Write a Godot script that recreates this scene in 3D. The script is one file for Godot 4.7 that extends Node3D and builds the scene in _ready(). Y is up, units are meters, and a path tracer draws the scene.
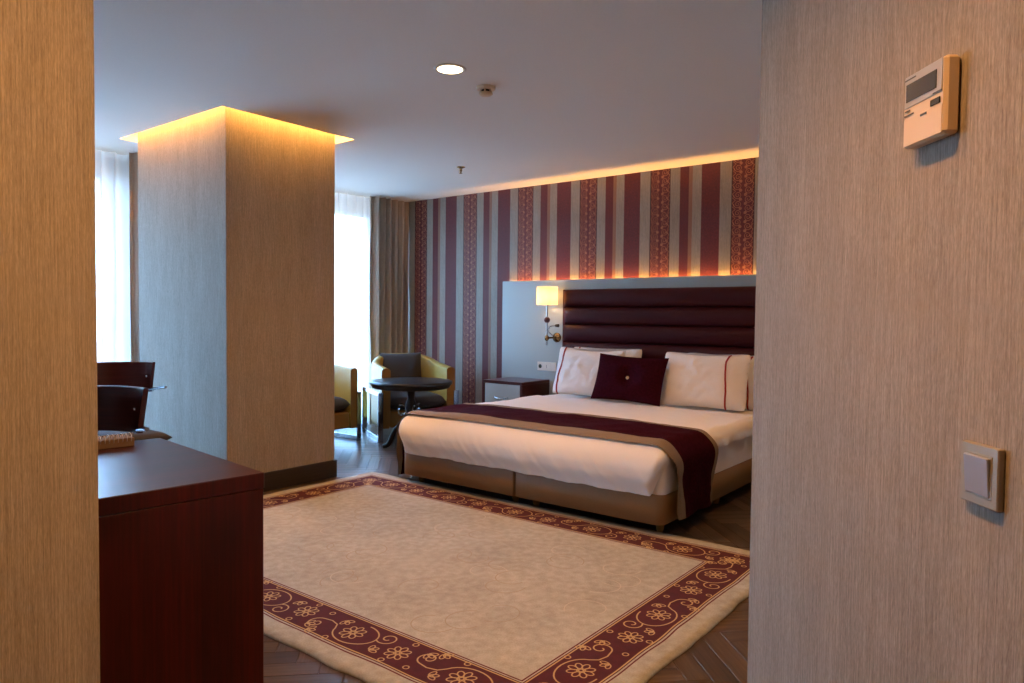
extends Node3D

const H := 2.43
var M := {}
var taken := {}
var CW := Color(1.0, 0.72, 0.43)      # warm lamp light

# ---------------------------------------------------------------- setup
func _ready() -> void:
	# camera
	var cam := Camera3D.new()
	cam.name = "camera"
	add_child(cam)
	cam.transform = Transform3D(Basis(Vector3(0.789304, 0.010194, -0.613918), Vector3(-0.029404, 0.999343, -0.02121), Vector3(0.613298, 0.034793, 0.789085)).orthonormalized(), Vector3(5.9287, 1.1757, 5.581))
	cam.fov = 50.98
	cam.near = 0.05
	cam.far = 200.0
	cam.current = true
	# sky, exposure
	var env := Environment.new()
	var sky := Sky.new()
	var sm := ProceduralSkyMaterial.new()
	sm.sky_top_color = Color(0.50, 0.74, 1.0)
	sm.sky_horizon_color = Color(0.665, 0.86, 1.0)
	sm.ground_horizon_color = Color(0.62, 0.66, 0.70)
	sm.ground_bottom_color = Color(0.36, 0.37, 0.38)
	sm.sky_energy_multiplier = 1.0
	sm.energy_multiplier = 31.0
	sky.sky_material = sm
	env.background_mode = Environment.BG_SKY
	env.sky = sky
	env.tonemap_mode = Environment.TONE_MAPPER_LINEAR
	env.tonemap_exposure = 1.0
	env.sdfgi_enabled = true
	env.ssao_enabled = true
	env.ssil_enabled = true
	var we := WorldEnvironment.new()
	we.name = "environment"
	we.environment = env
	add_child(we)

	materials()
	shell()
	floor_planks()
	pillar()
	windows()
	rug()
	headboard()
	bed()
	curtains()
	nightstand()
	sconce()
	armchairs()
	side_table()
	desk()
	desk_chairs()
	ceiling_things()
	wall_things()

# ---------------------------------------------------------------- helpers: nodes
func numbered(n: String) -> String:
	if not taken.has(n):
		taken[n] = 0
		return n
	taken[n] += 1
	return "%s_%03d" % [n, taken[n]]

func thing(called: String, label: String, category: String, at := Vector3.ZERO, turn := 0.0, group := "") -> Node3D:
	var o := Node3D.new()
	o.name = numbered(called)
	add_child(o)
	o.position = at
	o.rotation.y = turn
	tag(o, label, category, group)
	return o

func tag(o: Node, label: String, category: String, group := "") -> void:
	o.set_meta("label", label)
	o.set_meta("category", category)
	if group != "":
		o.set_meta("group", group)

func obj(called: String, mesh: Mesh, mat: Material, parent: Node = null, at := Vector3.ZERO) -> MeshInstance3D:
	var o := MeshInstance3D.new()
	o.mesh = mesh
	o.material_override = mat
	o.cast_shadow = GeometryInstance3D.SHADOW_CASTING_SETTING_ON
	if parent == null:
		o.name = numbered(called)
		add_child(o)
	else:
		o.name = called
		parent.add_child(o, true)
	o.position = at
	return o

func struct(called: String, mesh: Mesh, mat: Material, at := Vector3.ZERO, turn := 0.0) -> MeshInstance3D:
	var o := obj(called, mesh, mat, null, at)
	o.rotation.y = turn
	o.set_meta("kind", "structure")
	return o

func area_light(called: String, at: Vector3, towards: Vector3, size: Vector2, energy: float, color: Color, parent: Node, up := Vector3.ZERO) -> void:
	var l := AreaLight3D.new()
	l.name = called
	l.area_size = size
	l.area_normalize_energy = true
	l.light_energy = energy
	l.light_color = color
	l.shadow_enabled = true
	l.area_range = 12.0
	parent.add_child(l, true)
	var z := -towards.normalized()
	var y := up
	if y == Vector3.ZERO:
		y = Vector3.UP if absf(z.y) < 0.9 else Vector3(0, 0, 1)
	var x := y.cross(z).normalized()
	y = z.cross(x)
	l.transform = Transform3D(Basis(x, y, z), at)

# ---------------------------------------------------------------- helpers: meshes
func tool() -> SurfaceTool:
	var st := SurfaceTool.new()
	st.begin(Mesh.PRIMITIVE_TRIANGLES)
	return st

func done(st: SurfaceTool) -> ArrayMesh:
	st.generate_normals()
	return st.commit()

# corners counter-clockwise seen from outside
func quad(st: SurfaceTool, a: Vector3, b: Vector3, c: Vector3, d: Vector3) -> void:
	for v in [a, c, b, a, d, c]:
		st.add_vertex(v)

func tri(st: SurfaceTool, a: Vector3, b: Vector3, c: Vector3) -> void:
	for v in [a, c, b]:
		st.add_vertex(v)

# chamfered box about centre c
func box(st: SurfaceTool, c: Vector3, s: Vector3, e := 0.0, b := Basis.IDENTITY) -> void:
	st.set_smooth_group(-1)
	var h := s * 0.5
	e = minf(e, minf(h.x, minf(h.y, h.z)) * 0.9)
	var ax := [Vector3.RIGHT, Vector3.UP, Vector3.BACK]
	for i in 3:
		var u: Vector3 = ax[(i + 1) % 3]
		var w: Vector3 = ax[(i + 2) % 3]
		var hu: float = h[(i + 1) % 3] - e
		var hw: float = h[(i + 2) % 3] - e
		for sg in [-1.0, 1.0]:
			var n: Vector3 = ax[i] * h[i] * sg
			var p := [n - u * hu - w * hw, n + u * hu - w * hw, n + u * hu + w * hw, n - u * hu + w * hw]
			if sg < 0:
				p.reverse()
			quad(st, c + b * p[0], c + b * p[1], c + b * p[2], c + b * p[3])
	if e <= 0.0:
		return
	for i in 3:   # edges along axis i
		var j := (i + 1) % 3
		var k := (i + 2) % 3
		for sj in [-1.0, 1.0]:
			for sk in [-1.0, 1.0]:
				var pj: Vector3 = ax[j] * h[j] * sj + ax[k] * (h[k] - e) * sk
				var pk: Vector3 = ax[j] * (h[j] - e) * sj + ax[k] * h[k] * sk
				var t: Vector3 = ax[i] * (h[i] - e)
				var p := [pj - t, pj + t, pk + t, pk - t]
				if sj * sk > 0:
					p.reverse()
				quad(st, c + b * p[0], c + b * p[1], c + b * p[2], c + b * p[3])
	for sx in [-1.0, 1.0]:
		for sy in [-1.0, 1.0]:
			for sz in [-1.0, 1.0]:
				var a := Vector3(h.x * sx, (h.y - e) * sy, (h.z - e) * sz)
				var d := Vector3((h.x - e) * sx, h.y * sy, (h.z - e) * sz)
				var f := Vector3((h.x - e) * sx, (h.y - e) * sy, h.z * sz)
				if sx * sy * sz > 0:
					tri(st, c + b * a, c + b * d, c + b * f)
				else:
					tri(st, c + b * a, c + b * f, c + b * d)

func box_mesh(c: Vector3, s: Vector3, e := 0.0, b := Basis.IDENTITY) -> ArrayMesh:
	var st := tool()
	box(st, c, s, e, b)
	return done(st)

# loft through rings of points; mode "all" smooth, "strip" smooth along only, "flat"
func loft(st: SurfaceTool, rings: Array, mode := "all", closed := true, caps := true) -> void:
	var n: int = rings[0].size()
	for i in rings.size() - 1:
		var a: PackedVector3Array = rings[i]
		var b: PackedVector3Array = rings[i + 1]
		for j in (n if closed else n - 1):
			var k := (j + 1) % n
			st.set_smooth_group(0 if mode == "all" else (j + 1 if mode == "strip" else -1))
			quad(st, a[j], a[k], b[k], b[j])
	if caps and closed:
		st.set_smooth_group(-1)
		for e in 2:
			var r: PackedVector3Array = rings[0] if e == 0 else rings[rings.size() - 1]
			var m := Vector3.ZERO
			for p in r:
				m += p
			m /= n
			for j in n:
				if e == 0:
					tri(st, m, r[(j + 1) % n], r[j])
				else:
					tri(st, m, r[j], r[(j + 1) % n])

func cap_of(st: SurfaceTool, r: PackedVector3Array) -> void:
	st.set_smooth_group(-1)
	var m := Vector3.ZERO
	for p in r:
		m += p
	m /= r.size()
	for j in r.size():
		tri(st, m, r[(j + 1) % r.size()], r[j])

# lathe: profile of (radius, height)
func lathe(st: SurfaceTool, c: Vector3, prof: Array, sides := 32, mode := "all", caps := true) -> void:
	var rings := []
	for p in prof:
		var r := PackedVector3Array()
		for i in sides:
			var a := -TAU * i / sides
			r.append(c + Vector3(cos(a) * p[0], p[1], sin(a) * p[0]))
		rings.append(r)
	loft(st, rings, mode, true, caps)

func lathe_mesh(prof: Array, sides := 32, mode := "all", caps := true) -> ArrayMesh:
	var st := tool()
	lathe(st, Vector3.ZERO, prof, sides, mode, caps)
	return done(st)

# tube along points; ry != 0 gives a flat bar (half width r across, ry along "up")
func tube(st: SurfaceTool, pts: Array, r: float, sides := 10, mode := "all") -> void:
	var rings := []
	var ref := Vector3(0.31, 0.9, 0.2)
	for i in pts.size():
		var d: Vector3 = (pts[mini(i + 1, pts.size() - 1)] - pts[maxi(i - 1, 0)]).normalized()
		var x := ref.cross(d)
		if x.length() < 0.1:
			x = Vector3(0.8, 0.1, 0.5).cross(d)
		x = x.normalized()
		ref = d.cross(x)
		var ring := PackedVector3Array()
		for k in sides:
			var a := -TAU * k / sides
			ring.append(pts[i] + x * cos(a) * r + ref * sin(a) * r)
		rings.append(ring)
	loft(st, rings, mode)

func tube_mesh(pts: Array, r: float, sides := 10) -> ArrayMesh:
	var st := tool()
	tube(st, pts, r, sides)
	return done(st)

func curve(pts: Array, steps := 8) -> Array:   # Catmull-Rom
	var out := []
	for i in pts.size() - 1:
		var p0: Vector3 = pts[maxi(i - 1, 0)]
		var p3: Vector3 = pts[mini(i + 2, pts.size() - 1)]
		for k in steps:
			out.append(pts[i].cubic_interpolate(pts[i + 1], p0, p3, float(k) / steps))
	out.append(pts[-1])
	return out

# smooth sheet from a function of (u, v) in 0..1
func grid(st: SurfaceTool, nu: int, nv: int, f: Callable, flip := false) -> void:
	st.set_smooth_group(0)
	var rows := []
	for i in nu + 1:
		var r := PackedVector3Array()
		for j in nv + 1:
			r.append(f.call(float(i) / nu, float(j) / nv))
		rows.append(r)
	for i in nu:
		for j in nv:
			var a: Vector3 = rows[i][j]
			var b: Vector3 = rows[i + 1][j]
			var c: Vector3 = rows[i + 1][j + 1]
			var d: Vector3 = rows[i][j + 1]
			if flip:
				quad(st, a, d, c, b)
			else:
				quad(st, a, b, c, d)

func grid_mesh(nu: int, nv: int, f: Callable, flip := false) -> ArrayMesh:
	var st := tool()
	grid(st, nu, nv, f, flip)
	return done(st)

# a flat vertical or horizontal sheet with uv, corners ccw from outside, uv per corner
func uv_quad(p: Array, uv: Array) -> ArrayMesh:
	var st := tool()
	st.set_smooth_group(-1)
	for i in [0, 2, 1, 0, 3, 2]:
		st.set_uv(uv[i])
		st.add_vertex(p[i])
	return done(st)

# ---------------------------------------------------------------- helpers: textures
func noise(sd: int, freq: float, oct := 3) -> FastNoiseLite:
	var n := FastNoiseLite.new()
	n.seed = sd
	n.noise_type = FastNoiseLite.TYPE_SIMPLEX_SMOOTH
	n.frequency = freq
	n.fractal_octaves = oct
	return n

# weighted sum of stretched seamless noises: layers of [seed, frequency, width, height, weight]; bytes 0..255
func layers(w: int, h: int, ls: Array) -> PackedByteArray:
	var datas := []
	var ws := []
	for l in ls:
		var im: Image = noise(l[0], l[1], 2).get_seamless_image(l[2], l[3])
		im.convert(Image.FORMAT_L8)
		if l[2] != w or l[3] != h:
			im.resize(w, h, Image.INTERPOLATE_CUBIC)
		datas.append(im.get_data())
		ws.append(float(l[4]))
	var out := PackedByteArray()
	out.resize(w * h)
	var n := datas.size()
	for i in w * h:
		var v := 127.5
		for k in n:
			v += (datas[k][i] - 127.5) * ws[k]
		out[i] = clampi(int(v), 0, 255)
	return out

func tinted(w: int, h: int, d: PackedByteArray, c0: Color, c1: Color) -> ImageTexture:
	var lut := PackedByteArray()
	for i in 256:
		var c := c0.lerp(c1, i / 255.0)
		lut.append_array([int(c.r * 255), int(c.g * 255), int(c.b * 255)])
	var o := PackedByteArray()
	o.resize(w * h * 3)
	var k := 0
	for i in w * h:
		var q := d[i] * 3
		o[k] = lut[q]
		o[k + 1] = lut[q + 1]
		o[k + 2] = lut[q + 2]
		k += 3
	return ImageTexture.create_from_image(Image.create_from_data(w, h, false, Image.FORMAT_RGB8, o))

func grey(w: int, h: int, d: PackedByteArray) -> ImageTexture:
	return ImageTexture.create_from_image(Image.create_from_data(w, h, false, Image.FORMAT_L8, d))

func flat_mat(c: Color, rough := 0.6, metal := 0.0) -> StandardMaterial3D:
	var m := StandardMaterial3D.new()
	m.albedo_color = c
	m.roughness = rough
	m.metallic = metal
	return m

func tex_mat(w: int, h: int, ls: Array, c0: Color, c1: Color, size: Vector3, rough := 0.6, relief := 0.0, offset := Vector3.ZERO) -> StandardMaterial3D:
	var d := layers(w, h, ls)
	var m := flat_mat(Color.WHITE, rough)
	m.albedo_texture = tinted(w, h, d, c0, c1)
	m.uv1_triplanar = true
	m.uv1_triplanar_sharpness = 8.0
	m.uv1_scale = Vector3(1 / size.x, 1 / size.y, 1 / size.z)
	m.uv1_offset = offset
	if relief > 0.0:
		m.heightmap_enabled = true
		m.heightmap_texture = grey(w, h, d)
		m.heightmap_scale = relief
	return m

func shifted(m: StandardMaterial3D, tint: Color, off: Vector3) -> StandardMaterial3D:
	var c: StandardMaterial3D = m.duplicate()
	c.albedo_color = tint
	c.uv1_offset = off
	return c

func glow(c: Color, e: float) -> StandardMaterial3D:
	var m := flat_mat(c, 0.5)
	m.emission_enabled = true
	m.emission = c
	m.emission_energy_multiplier = e
	return m

func materials() -> void:
	# vertical-thread wall covering
	M.wall = tex_mat(1024, 1024, [[3, 0.25, 1024, 24, 0.20], [4, 0.14, 1024, 110, 0.30], [5, 0.40, 1024, 420, 0.36], [6, 0.30, 512, 256, 0.22], [7, 0.45, 1024, 1024, 0.20], [8, 0.02, 256, 64, 0.10]], Color(0.38, 0.345, 0.305), Color(0.80, 0.75, 0.69), Vector3(0.8, 2.65, 0.8), 0.8, 0.06)
	M.ceiling = tex_mat(128, 128, [[9, 0.2, 128, 128, 0.5]], Color(0.89, 0.87, 0.835), Color(0.92, 0.90, 0.865), Vector3(0.4, 0.4, 0.4), 0.9)
	M.plaster = flat_mat(Color(0.75, 0.73, 0.70), 0.85)
	M.subfloor = flat_mat(Color(0.10, 0.08, 0.07), 0.8)
	M.base_dark = tex_mat(256, 256, [[12, 0.1, 16, 256, 0.7]], Color(0.13, 0.11, 0.095), Color(0.22, 0.18, 0.15), Vector3(1, 0.3, 1), 0.45)
	# red-brown desk wood
	M.mahogany = tex_mat(512, 512, [[21, 0.12, 512, 8, 0.6], [22, 0.3, 512, 40, 0.4], [23, 0.02, 128, 16, 0.6]], Color(0.15, 0.03, 0.025), Color(0.31, 0.075, 0.06), Vector3(0.5, 1.4, 0.9), 0.28)
	M.mahogany_flat = tex_mat(512, 512, [[24, 0.12, 8, 512, 0.6], [25, 0.3, 40, 512, 0.4]], Color(0.17, 0.04, 0.03), Color(0.33, 0.10, 0.075), Vector3(1.2, 0.4, 0.5), 0.30)
	M.plank = tex_mat(512, 512, [[31, 0.05, 24, 512, 0.55], [32, 0.25, 60, 512, 0.5], [33, 0.02, 64, 256, 0.5]], Color(0.20, 0.16, 0.125), Color(0.41, 0.34, 0.28), Vector3(1.3, 0.4, 0.5), 0.33)
	M.lacquer = flat_mat(Color(0.63, 0.68, 0.68), 0.25)
	M.lacquer.clearcoat_enabled = true
	M.lacquer.clearcoat = 0.4
	M.burgundy_leather = tex_mat(256, 256, [[41, 0.12, 256, 256, 0.8]], Color(0.215, 0.055, 0.075), Color(0.265, 0.075, 0.10), Vector3(0.25, 0.25, 0.25), 0.45, 0.02)
	M.burgundy_leather.metallic_specular = 0.3
	M.tan_leather = tex_mat(256, 256, [[42, 0.12, 256, 256, 0.8]], Color(0.53, 0.40, 0.25), Color(0.59, 0.455, 0.295), Vector3(0.25, 0.25, 0.25), 0.5, 0.02)
	M.mustard = tex_mat(256, 256, [[43, 0.12, 256, 256, 0.8]], Color(0.66, 0.55, 0.24), Color(0.73, 0.62, 0.31), Vector3(0.25, 0.25, 0.25), 0.42, 0.02)
	M.ochre = flat_mat(Color(0.56, 0.41, 0.17), 0.5)
	var weave := [[51, 0.45, 256, 32, 0.6], [52, 0.45, 32, 256, 0.6]]
	M.linen = tex_mat(256, 256, [[51, 0.45, 256, 24, 0.35], [52, 0.45, 24, 256, 0.35]], Color(0.90, 0.89, 0.88), Color(0.96, 0.95, 0.94), Vector3(0.15, 0.15, 0.15), 0.85)
	M.grey_fabric = tex_mat(256, 256, weave, Color(0.20, 0.20, 0.205), Color(0.32, 0.315, 0.32), Vector3(0.12, 0.12, 0.12), 0.9)
	M.taupe_cloth = tex_mat(256, 256, weave, Color(0.44, 0.385, 0.315), Color(0.54, 0.475, 0.40), Vector3(0.12, 0.12, 0.12), 0.8)
	M.velvet = tex_mat(256, 256, [[61, 0.05, 256, 256, 0.9]], Color(0.15, 0.035, 0.08), Color(0.245, 0.06, 0.125), Vector3(0.3, 0.3, 0.3), 0.85)
	M.velvet.metallic_specular = 0.12
	M.drape = tex_mat(256, 256, [[71, 0.3, 256, 8, 0.5], [72, 0.3, 8, 256, 0.5]], Color(0.62, 0.55, 0.49), Color(0.74, 0.67, 0.60), Vector3(0.2, 0.2, 0.2), 0.85)
	M.drape.backlight_enabled = true
	M.drape.backlight = Color(0.18, 0.17, 0.16)
	M.sheer = flat_mat(Color(0.95, 0.96, 0.98), 0.9)
	M.sheer.backlight_enabled = true
	M.sheer.backlight = Color(1, 1, 1)
	M.sheer.transparency = BaseMaterial3D.TRANSPARENCY_ALPHA
	M.sheer.albedo_color.a = 0.72
	M.sheer.cull_mode = BaseMaterial3D.CULL_DISABLED
	M.chrome = flat_mat(Color(0.72, 0.73, 0.75), 0.16, 1.0)
	M.brass = flat_mat(Color(0.62, 0.52, 0.36), 0.22, 1.0)
	M.aluminium = flat_mat(Color(0.36, 0.37, 0.39), 0.4, 0.7)
	M.glass = flat_mat(Color(0.9, 0.95, 1.0, 0.06), 0.02)
	M.glass.transparency = BaseMaterial3D.TRANSPARENCY_ALPHA
	M.table_black = flat_mat(Color(0.055, 0.045, 0.045), 0.3)
	M.ivory = flat_mat(Color(0.86, 0.76, 0.62), 0.4)
	M.champagne = flat_mat(Color(0.60, 0.565, 0.50), 0.4, 0.3)
	M.rocker = flat_mat(Color(0.60, 0.615, 0.66), 0.35, 0.2)
	M.lcd = flat_mat(Color(0.16, 0.17, 0.165), 0.25)
	M.print = flat_mat(Color(0.30, 0.29, 0.29), 0.5)
	M.silver_print = flat_mat(Color(0.66, 0.66, 0.67), 0.4)
	M.white_plastic = flat_mat(Color(0.85, 0.83, 0.79), 0.4)
	M.red_piping = flat_mat(Color(0.62, 0.08, 0.07), 0.7)
	M.black = flat_mat(Color(0.02, 0.02, 0.022), 0.5)
	M.kraft = flat_mat(Color(0.62, 0.50, 0.36), 0.8)
	M.paper = flat_mat(Color(0.88, 0.86, 0.82), 0.85)

# ---------------------------------------------------------------- the room
func shell() -> void:
	# floor slab below the parquet
	var st := tool()
	box(st, Vector3(3.7, -0.075, 3.95), Vector3(8.6, 0.12, 8.7))
	var fl := struct("floor", done(st), M.subfloor)
	fl.set_meta("label", "grey-brown herringbone parquet")
	# ceiling with an opening round the pillar and a cove above it
	st = tool()
	var x0 := 0.478
	var x1 := 1.85
	var z0 := 2.195
	var z1 := 3.21
	var t := 0.03
	var X0 := -0.6
	var X1 := 8.0
	var Z0 := -0.4
	var Z1 := 8.3
	box(st, Vector3((X0 + x0) / 2, H + t / 2, (Z0 + Z1) / 2), Vector3(x0 - X0, t, Z1 - Z0))
	box(st, Vector3((X1 + x1) / 2, H + t / 2, (Z0 + Z1) / 2), Vector3(X1 - x1, t, Z1 - Z0))
	box(st, Vector3((x0 + x1) / 2, H + t / 2, (Z0 + z0) / 2), Vector3(x1 - x0, t, z0 - Z0))
	box(st, Vector3((x0 + x1) / 2, H + t / 2, (Z1 + z1) / 2), Vector3(x1 - x0, t, Z1 - z1))
	# cove walls and lid
	var w := 0.14
	var top := H + 0.17
	box(st, Vector3((x0 + x1) / 2, top + 0.02, (z0 + z1) / 2), Vector3(x1 - x0 + 2 * w + 0.04, 0.04, z1 - z0 + 2 * w + 0.04))
	for s in [-1.0, 1.0]:
		box(st, Vector3((x0 + x1) / 2 + s * ((x1 - x0) / 2 + w + 0.01), (H + t + top) / 2, (z0 + z1) / 2), Vector3(0.02, top - H - t, z1 - z0 + 2 * w + 0.04))
		box(st, Vector3((x0 + x1) / 2, (H + t + top) / 2, (z0 + z1) / 2 + s * ((z1 - z0) / 2 + w + 0.01)), Vector3(x1 - x0 + 2 * w, top - H - t, 0.02))
	struct("ceiling", done(st), M.ceiling)
	# striped wall behind the bed: printed paper on a plastered wall
	var wb := struct("wall_back", box_mesh(Vector3(2.5, H / 2, -0.075), Vector3(5.9, H, 0.146)), M.plaster)
	var P := 0.7115
	var pm := stripes(P)
	var a := -0.35
	var b := 5.3
	obj("wallpaper", uv_quad([Vector3(a, 0, 0), Vector3(b, 0, 0), Vector3(b, H, 0), Vector3(a, H, 0)], [Vector2((a - 0.225) / P, 0), Vector2((b - 0.225) / P, 0), Vector2((b - 0.225) / P, -H / P), Vector2((a - 0.225) / P, -H / P)]), pm, wb)
	struct("wall_right", box_mesh(Vector3(5.36, H / 2, 1.80), Vector3(0.16, H, 3.62)), M.wall)
	struct("wall_front", box_mesh(Vector3(2.4, H / 2, 6.08), Vector3(5.9, H, 0.15)), M.wall)
	var yaw := 0.6775
	var turn := PI / 2 - yaw      # local +x runs from the room towards the entry door
	var er := Vector3(5.267, 0, 3.677)
	var el := Vector3(4.645, 0, 5.060)
	# local -z is the right-hand side when looking into the room
	struct("wall_entry_right", box_mesh(Vector3(1.9, H / 2, -0.07), Vector3(3.8, H, 0.14), 0.003), M.wall, er, -turn)
	struct("wall_entry_left", box_mesh(Vector3(1.5, H / 2, 0.06), Vector3(3.0, H, 0.12), 0.003), M.wall, el, -turn)
	struct("wall_entry_end", box_mesh(Vector3(3.6, H / 2, 0.8), Vector3(0.12, H, 2.0)), M.wall, er, -turn)
	# dark door casing at the camera end of the right entry wall
	struct("trim_1", box_mesh(Vector3(1.074, 1.05, 0.008), Vector3(0.10, 2.1, 0.02), 0.003), M.base_dark, er, -turn)

func stripes(P: float) -> StandardMaterial3D:
	var w := 1024
	var h := 1024
	var streak := layers(w, h, [[81, 0.25, 1024, 12, 0.6], [82, 0.3, 1024, 60, 0.5], [83, 0.4, 1024, 256, 0.3]])
	var cloud := layers(w, h, [[84, 0.06, 512, 512, 0.7], [85, 0.3, 512, 512, 0.4]])
	var im := Image.create_empty(w, h, false, Image.FORMAT_RGB8)
	var g0 := Color(0.42, 0.385, 0.345)
	var g1 := Color(0.70, 0.665, 0.61)
	var r0 := Color(0.30, 0.08, 0.09)
	var r1 := Color(0.43, 0.145, 0.155)
	var b0 := Color(0.45, 0.31, 0.24)
	var b1 := Color(0.60, 0.44, 0.35)
	var d := PackedByteArray()
	d.resize(w * h * 3)
	# edges in metres within one repeat, lace stripe first
	for y in h:
		for x in w:
			var m := P * x / w
			var s := streak[y * w + x] / 255.0
			var q := cloud[y * w + x] / 255.0
			var c: Color
			if m < 0.185:
				c = r0.lerp(r1, q)
				if m < 0.008 or m > 0.177:
					c = Color(0.22, 0.10, 0.09)
			elif m < 0.272:
				c = g0.lerp(g1, s)
			elif m < 0.350:
				c = r0.lerp(r1, q * 0.6 + s * 0.4)
			elif m < 0.382:
				c = b0.lerp(b1, s)
			elif m < 0.460:
				c = g0.lerp(g1, s)
			elif m < 0.615:
				c = r0.lerp(r1, q)
			else:
				c = g0.lerp(g1, s)
			var k := (y * w + x) * 3
			d[k] = int(c.r * 255)
			d[k + 1] = int(c.g * 255)
			d[k + 2] = int(c.b * 255)
	im = Image.create_from_data(w, h, false, Image.FORMAT_RGB8, d)
	# gold scrollwork of the lace stripe: curls and dots, repeating every 1/8 of the height
	var pxm := w / P
	var gold := Color(0.72, 0.50, 0.36)
	for rep in 10:
		var y0 := rep * h / 10.0
		for side in [-1.0, 1.0]:
			var cx := 0.0925 * pxm
			var sp := []
			for k in 40:
				var an := k * 0.28
				var rr := (0.032 - 0.0007 * k) * pxm
				sp.append(Vector2(cx + side * (0.042 * pxm + cos(an) * rr), y0 + (25.0 if side > 0 else 76.0) + sin(an) * rr))
			stroke(im, sp, 2.2, gold, true)
			for k in 5:
				var fa := TAU * k / 5
				ring(im, Vector2(cx + side * 0.02 * pxm + cos(fa) * 11, y0 + (76.0 if side > 0 else 25.0) + sin(fa) * 11), 6.0, 2.0, gold, true)
			stroke(im, [Vector2(cx - side * 0.085 * pxm, y0), Vector2(cx - side * 0.06 * pxm, y0 + 30), Vector2(cx - side * 0.085 * pxm, y0 + 60), Vector2(cx - side * 0.07 * pxm, y0 + 102)], 2.0, gold, true)
	var mat := flat_mat(Color.WHITE, 0.6)
	mat.albedo_texture = ImageTexture.create_from_image(im)
	return mat

func dab(im: Image, p: Vector2, r: float, c: Color, wrap := false) -> void:
	var w := im.get_width()
	var h := im.get_height()
	for y in range(int(p.y - r), int(p.y + r) + 2):
		for x in range(int(p.x - r), int(p.x + r) + 2):
			var cov := clampf(r + 0.5 - Vector2(x, y).distance_to(p), 0, 1)
			if cov <= 0:
				continue
			var yy := posmod(y, h) if wrap else y
			var xx := posmod(x, w) if wrap else x
			if xx < 0 or yy < 0 or xx >= w or yy >= h:
				continue
			im.set_pixel(xx, yy, im.get_pixel(xx, yy).lerp(c, cov))

func stroke(im: Image, pts: Array, r: float, c: Color, wrap := false) -> void:
	for i in pts.size() - 1:
		var l: float = pts[i].distance_to(pts[i + 1])
		var n := maxi(1, int(l / (r * 0.7)))
		for k in n:
			dab(im, pts[i].lerp(pts[i + 1], float(k) / n), r, c, wrap)

func ring(im: Image, c: Vector2, r: float, t: float, col: Color, wrap := false) -> void:
	var p := []
	var n := maxi(10, int(r * 1.5))
	for i in n + 1:
		p.append(c + Vector2.from_angle(TAU * i / n) * r)
	stroke(im, p, t, col, wrap)

func floor_planks() -> void:
	var fl: Node = get_node("floor")
	var L := 0.51
	var W := 0.085
	var mesh := box_mesh(Vector3(0, -0.0065, 0), Vector3(L - 0.0016, 0.013, W - 0.0016), 0.0012)
	var mats := []
	var rng := RandomNumberGenerator.new()
	rng.seed = 77
	for i in 7:
		var v := 0.80 + 0.055 * i
		mats.append(shifted(M.plank, Color(v, v * rng.randf_range(0.96, 1.0), v * rng.randf_range(0.92, 0.99)), Vector3(rng.randf() * 3, 0, rng.randf() * 3)))
	# herringbone lattice in a frame turned 45 degrees
	var turn := PI / 4
	var bx := Basis(Vector3.UP, turn)
	var spots := []
	var eye := Vector3(5.93, 1.18, 5.58)
	var look := Vector3(-0.6133, 0, -0.7891)
	for i in range(-140, 140):
		for j in range(-40, 40):
			# lattice of herringbone: one plank along x and one along z at every step
			var n := 6                      # L = 6 W
			var ax := i * W
			var az := i * W + j * 2 * L
			for kind in 2:
				var c := Vector3(ax + L / 2, 0, az + W / 2) if kind == 0 else Vector3(ax + W / 2, 0, az + W + L / 2)
				var p := bx * c + Vector3(3, 0, 3)
				if p.x < -0.25 or p.x > 7.6 or p.z < 0.02 or p.z > 7.6:
					continue
				if p.x > 5.28 and p.z < 3.5:
					continue
				spots.append([p, kind])
	# keep the visible ones as parts (nearest first), the rest as one part
	var parts := []
	var rest := []
	for s in spots:
		var p: Vector3 = s[0]
		var d := p - eye
		var dz := d.dot(look)
		var dx := d.dot(Vector3(0.789, 0, -0.614))
		var px := dx / maxf(dz, 0.01) * 716.0
		var under: bool = p.x > 2.2 and p.x < 4.55 and p.z > 2.35 and p.z < 3.75
		var bed_over: bool = p.x > 2.5 and p.x < 4.0 and p.z < 1.9
		var seen: bool = dz > 1.0 and px > -300 and px < 260 and not under and not bed_over
		if seen:
			parts.append([dz, s])
		else:
			rest.append(s)
	parts.sort_custom(func(a, b): return a[0] < b[0])
	while parts.size() > 300:
		rest.append(parts.pop_back()[1])
	for q in parts:
		var o := obj("plank", mesh, mats[rng.randi() % 7], fl, q[1][0])
		o.rotation.y = turn if q[1][1] == 0 else turn + PI / 2
	var mm := MultiMesh.new()
	mm.transform_format = MultiMesh.TRANSFORM_3D
	mm.mesh = mesh
	mm.instance_count = rest.size()
	for i in rest.size():
		var s = rest[i]
		mm.set_instance_transform(i, Transform3D(Basis(Vector3.UP, turn if s[1] == 0 else turn + PI / 2), s[0]))
	var mi := MultiMeshInstance3D.new()
	mi.name = "planks"
	mi.multimesh = mm
	mi.material_override = mats[3]
	mi.set_meta("kind", "stuff")
	fl.add_child(mi, true)

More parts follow.
